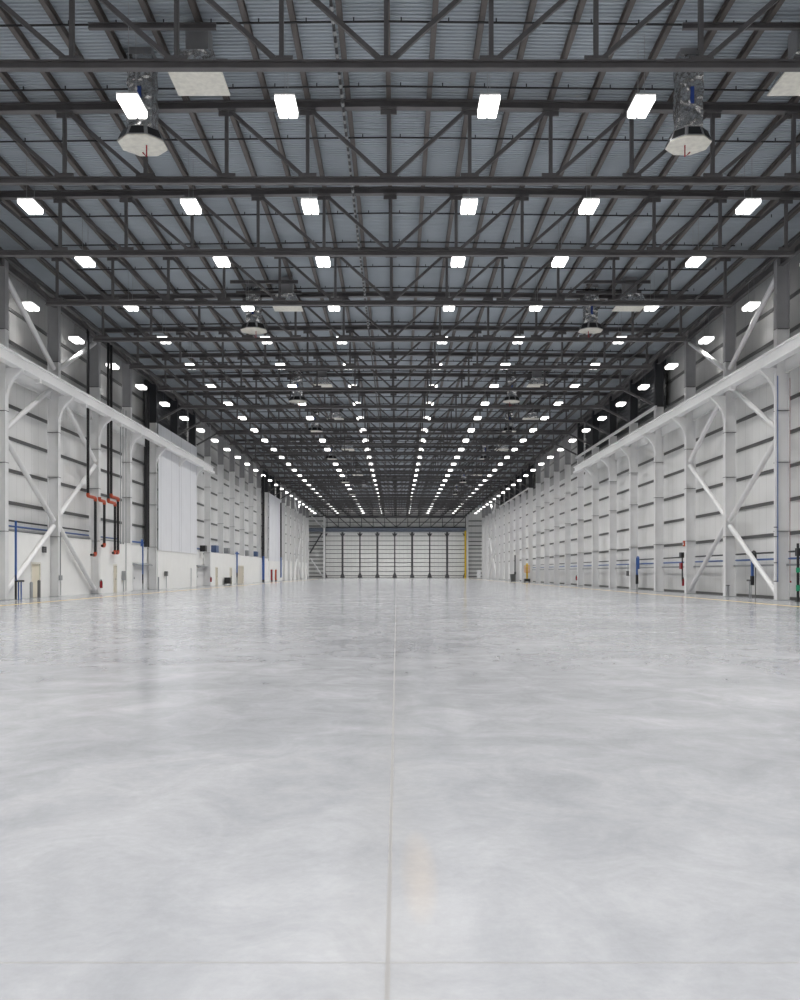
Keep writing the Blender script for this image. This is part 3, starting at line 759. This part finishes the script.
MB().tube([(0, 0, 0), (0, 0, 2.3)], .03, 8).build('tube', M['girt'], t)
t = rthing('downspout', 773.3, 'white and blue downspout down the nearest right column', 'pipe', WR - .11)
MB().tube([(0, -.3, 1.0), (0, -.3, 12.3)], .06, 10).build('pipe_run', M['white'], t, smooth=True); MB().tube([(0.05, -.45, 1.0), (0.05, -.45, 12.0)], .025, 8).build('conduit', M['blue'], t)
for z in (1.0, 2.0, 3.4, 3.9): MB().box(-.07, .08, -.38, -.22, z, z + .05).build('clip', M['girt'], t)
t = rthing('conduit', 787.3, 'thin red conduit on the outer side of the nearest right column', 'pipe', WR + .80)
MB().tube([(0, -.3, 1.0), (0, -.3, 12.0)], .03, 8).build('tube', M['extred'], t)
MB().box(-.06, .06, -.38, -.22, .95, 1.05).build('end_box', M['extred'], t)
t = rthing('post', 727.8, 'low grey post at the foot of second right column', 'post', WR - .22)
MB().box(-.06, .06, -.08, .08, 0, .68).build('stem', M['tray'], t); MB().box(-.08, .08, -.1, .1, .68, .74).build('cap', M['girt'], t)
t = rthing('fire_station', 682.3, 'black hanging hose line with red sign at third right column', 'sign', WR + .2)
MB().tube([(0, 0, .9), (0, 0, 2.7)], .05, 8).build('pole', M['black'], t); MB().box(-.15, .15, -.25, .25, 2.6, 2.95).build('head', M['black'], t)
MB().box(-.16, -.05, -.2, .2, 1.75, 2.2).build('red_sign', M['extred'], t)
y = on_wall(682.8, 0, WR + .05)[0]; extinguisher(WR + .05, y - .1, .55, 1, 'red fire extinguisher at the third right column')
t = rthing('strobe', 684.0, 'small red alarm strobe on the third right column', 'alarm', WR - .04)
MB().box(-.05, .04, -.12, .12, 3.35, 3.75).build('case', M['red'], t); MB().box(-.07, -.05, -.06, .06, 3.45, 3.6).build('lens', M['white'], t)
t = rthing('standpipe', 637.0, 'blue drop pipe with gooseneck left of the fifth right column', 'pipe', 20.91)
MB().tube([(0, 0, 1.1), (0, 0, 2.6)], .09, 10).build('pipe_run', M['blue'], t, smooth=True); MB().tube([(0, 0, .5), (0, 0, 1.3)], .12, 10).build('valve', M['black'], t, smooth=True)
MB().tube([(0, 0, 2.5)] + [(0, -.25 + math.cos(a)*.25, 2.6 + math.sin(a)*.25) for a in [i*math.pi/6 for i in range(7)]] + [(0, -.5, 1.8)], .09, 10).build('gooseneck', M['blue'], t, smooth=True)
MB().tube([(0, 0, 0), (0, 0, .5)], .05, 8).build('foot', M['tray'], t)
t = rthing('hanging_reel', 613.0, 'black hanging cord reel below pipes left of the sixth right column', 'reel', 20.91)
MB().tube([(0, 0, .9), (0, 0, 2.8)], .04, 8).build('cord', M['girt'], t); MB().box(-.12, .12, -.2, .2, 2.3, 2.9).build('reel_case', M['black'], t); MB().box(-.08, .08, -.25, .25, .82, .92).build('grip', M['girt'], t)
t = rthing('wall_box', 628.0, 'small dark box on the lower right wall before fifth column', 'box', 21.3)
MB().box(-.12, .1, -.2, .2, 1.2, 1.65).build('case', M['girt'], t); MB().tube([(0, 0, 1.6), (0, 0, 2.2)], .03, 6).build('conduit', M['tray'], t)
y = on_wall(576.0, 0, WR + .05)[0]; extinguisher(WR + .1, y, .6, 1, 'small red fire extinguisher between far right columns')
# scissor-like orange mast lift and bin far along
t = rthing('mast_lift', 527.0, 'orange and yellow mast lift parked by the far right wall', 'lift', WR - .55)
MB().box(-.4, .4, -.7, .7, .15, .55).build('chassis', M['black'], t); MB().box(-.12, .12, -.15, .15, .55, 2.9).build('mast', M['ylw'], t)
MB().box(-.35, .35, -.5, .5, 1.5, 1.6).build('platform', M['orange'], t)
for a in (-.33, .33):
    for b in (-.48, .48): MB().tube([(a, b, 1.6), (a, b, 2.55)], .035, 6).build('rail_post', M['orange'], t)
MB().box(-.36, .36, -.5, .5, 2.5, 2.58).box(-.36, .36, -.5, .5, 2.05, 2.1).build('guard_rail', M['ylw'], t)
for a in (-.36, .36):
    for b in (-.5, .5): MB().tube([(a - .06, b, .15), (a + .06, b, .15)], .15, 10).build('wheel', M['base'], t)
t = rthing('waste_bin', 512.5, 'dark grey wheeled bin by the far right wall', 'bin', WR - .8)
MB().prism([(-.3, .12), (.3, .12), (.38, 1.15), (-.38, 1.15)], 'y', -.6, .6).build('body', M['base'], t); MB().box(-.4, .4, -.65, .65, 1.15, 1.22).build('lid', M['black'], t)
for b in (-.45, .45): MB().tube([(-.2, b, .1), (.2, b, .1)], .1, 10).build('wheel', M['base'], t)
t = rthing('standpipe', 515.0, 'tall grey standpipe behind the dark grey bin', 'pipe', WR - .1)
MB().tube([(0, 0, 0), (0, 0, 4.5)], .12, 8).build('pipe_run', M['girt'], t); MB().box(-.15, .15, -.2, .2, 1.2, 1.6).build('valve', M['black'], t)

# ---------------------------------------------------------------- far end: sliding hangar doors
PXM = YF / F
def fx(px): return (px - CXP) * PXM
def fz(py): return H + (CYP - py) * PXM
edges = [325.2, 342.6, 360, 377.4, 394.7, 412.1, 429.6, 447.0, 465.0]
RZ = [fz(v) for v in (536, 541, 545.5, 549.5, 553.5, 558.5, 562.5, 566.5, 571.5, 575.5)]
for i in range(8):
    x0, x1 = fx(edges[i]), fx(edges[i+1]); yd = YF + (0.0 if i % 2 else 0.12)
    yd = YF - 0.35 - (0.16 if i % 2 else 0)
    t = thing('hangar_door_leaf', f'tall pale sliding hangar door leaf with dark rails, {nth(i+1)} from left', 'hangar door', ((x0+x1)/2, yd, 0), 'sliding hangar door leaves')
    w = (x1 - x0)/2
    MB().box(-w + .03, w - .03, 0.02, .08, 0.06, DZ - .06).build('panel', M['sheet_far'], t)
    for a in (-1, 1):
        th = .26 if ((i + (a + 1)//2) % 2) else .15
        MB().box(a*w, a*(w - th), -.10, .10, 0.02, DZ - .05).build('stile', M['doorframe'], t)
    for z in RZ: MB().box(-w + .03, w - .03, -.06, .02, z - .065, z + .065).build('rail', M['doorframe'], t)
    MB().box(-w, w, -.08, .1, 0.0, .12).build('bottom_rail', M['doorframe'], t)
    for a in (-1, 1):
        MB().prism([(a*(w-.1), 12.0), (a*(w-.1), 11.1), (a*(w-.75), 12.0)], 'y', -.06, .0).build('corner_gusset', M['doorframe'], t)
        MB().prism([(a*(w-.1), .15), (a*(w-.1), 1.7), (a*(w-.65), .15)], 'y', -.06, .0).build('corner_gusset', M['doorframe'], t)
o = MB().ibar((-24.3, YF - .75, 12.95), (18.75, YF - .75, 12.95), .5, 1.0, .08).build('door_header', M['header']); tag(o, 'dark blue grey header beam above the far hangar doors', 'beam')
t = thing('header_truss', 'grey steel truss standing on the header above the far hangar doors', 'truss', (0, YF - .55, 0))
MB().bar((-19.0, 0, 13.62), (18.6, 0, 13.62), .25, .25).build('bottom_chord', M['doorframe'], t)
MB().bar((-24.3, 0, 16.6), (18.6, 0, 16.6), .3, .4).build('top_chord', M['doorframe'], t)
MB().bar((-19.0, 0, 15.0), (18.6, 0, 15.0), .12, .16).build('middle_rail', M['girt'], t)
for i in range(13):
    x = -18.7 + i*3.1; MB().bar((x, 0, 13.7), (x, 0, 16.5), .15, .18).build('vertical', M['doorframe'], t)
    if i < 12:
        a, b = ((x, 16.45), (x + 3.1, 13.7)) if i < 6 else ((x, 13.7), (x + 3.1, 16.45))
        MB().bar((a[0], 0, a[1]), (b[0], 0, b[1]), .15, .18).build('diagonal', M['doorframe'], t)
for sd, xa, xb in (('left', -24.3, -19.6), ('right', 18.9, 23.55)):
    for i, z in enumerate([fz(v) for v in (521, 526, 533, 537, 541.5, 545.5, 549, 553, 557, 561, 565, 569, 573, 576.5)]):
        o = MB().box(xa, xb, YF - .145, YF - .004, z - .11, z + .11).build('end_girt', M['doorframe'])
        tag(o, f'dark girt on the end wall {sd} of the hangar doors, {nth(i+1)} from top', 'girt', f'end wall girts {sd} of the doors')
o = MB().box(fx(465.0) - .22, fx(465.0) + .22, YF - 1.35, YF - 1.0, 0, fz(531)).build('door_post', M['ylw']); tag(o, 'yellow guard post at the right edge of the far hangar doors', 'post')
o = MB().ibar((fx(324.8), YF - 1.7, .02), (fx(324.8), YF - 1.7, 18.4), .5, .5, .1, up=(0,1,0)).build('end_column', M['beam']); tag(o, 'white column at the left edge of the far hangar doors', 'column')
o = MB().ibar((fx(467.2), YF - 1.2, .02), (fx(467.2), YF - 1.2, 18.4), .5, .5, .1, up=(0,1,0)).build('end_column', M['white']); tag(o, 'white column right of the yellow guard post at the far end', 'column')
for (a, b, mat, lab) in (((312.0, 516.5), (323.8, 528), M['beam'], 'white upper brace left of the far hangar doors'), ((322.5, 533), (310.5, 553), M['doorframe'], 'dark middle brace left of the far hangar doors'), ((310.8, 558.5), (323.8, 577.5), M['beam'], 'white lower brace left of the far hangar doors')):
    o = MB().tube([(fx(a[0]), YF - 1.24, fz(a[1])), (fx(b[0]), YF - 1.24, fz(b[1]))], .18, 10).build('diagonal_brace', mat, smooth=True); tag(o, lab, 'brace', 'braces of the far left end wall')
t = thing('white_cabinet', 'narrow white upright cabinet near the far right corner', 'cabinet', (20.0, YK(28.9), 0))
MB().box(-.42, .42, -.3, .3, .08, 2.0).build('case', M['beam'], t); MB().box(-.38, .38, -.33, -.3, .15, 1.92).build('door', M['beam'], t); MB().box(-.42, .42, -.3, .3, 0, .08).build('plinth', M['base'], t); MB().box(.2, .26, -.36, -.33, .95, 1.2).build('handle', M['girt'], t)

# ---------------------------------------------------------------- world, camera, view
w = bpy.data.worlds.new('World'); scene.world = w; w.use_nodes = True
w.node_tree.nodes['Background'].inputs[0].default_value = (0.75, 0.8, 0.9, 1); w.node_tree.nodes['Background'].inputs[1].default_value = 0.15
cam = bpy.data.cameras.new('Camera'); co = bpy.data.objects.new('Camera', cam); COL.objects.link(co)
co.location = (0, 0, H); co.rotation_euler = (math.pi/2, 0, 0)
cam.sensor_fit = 'VERTICAL'; cam.sensor_height = 36.0; cam.sensor_width = 28.8; cam.lens = F / 1000 * 36
cam.shift_x = (400 - CXP) / 1000; cam.shift_y = (CYP - 500) / 1000
cam.clip_start = 0.1; cam.clip_end = 600
scene.camera = co
scene.view_settings.view_transform = 'Standard'
scene.view_settings.look = 'None'
scene.view_settings.exposure = 0.0
scene.cycles.use_light_tree = True
scene.cycles.max_bounces = 8
scene.cycles.diffuse_bounces = 5
scene.cycles.sample_clamp_indirect = 5
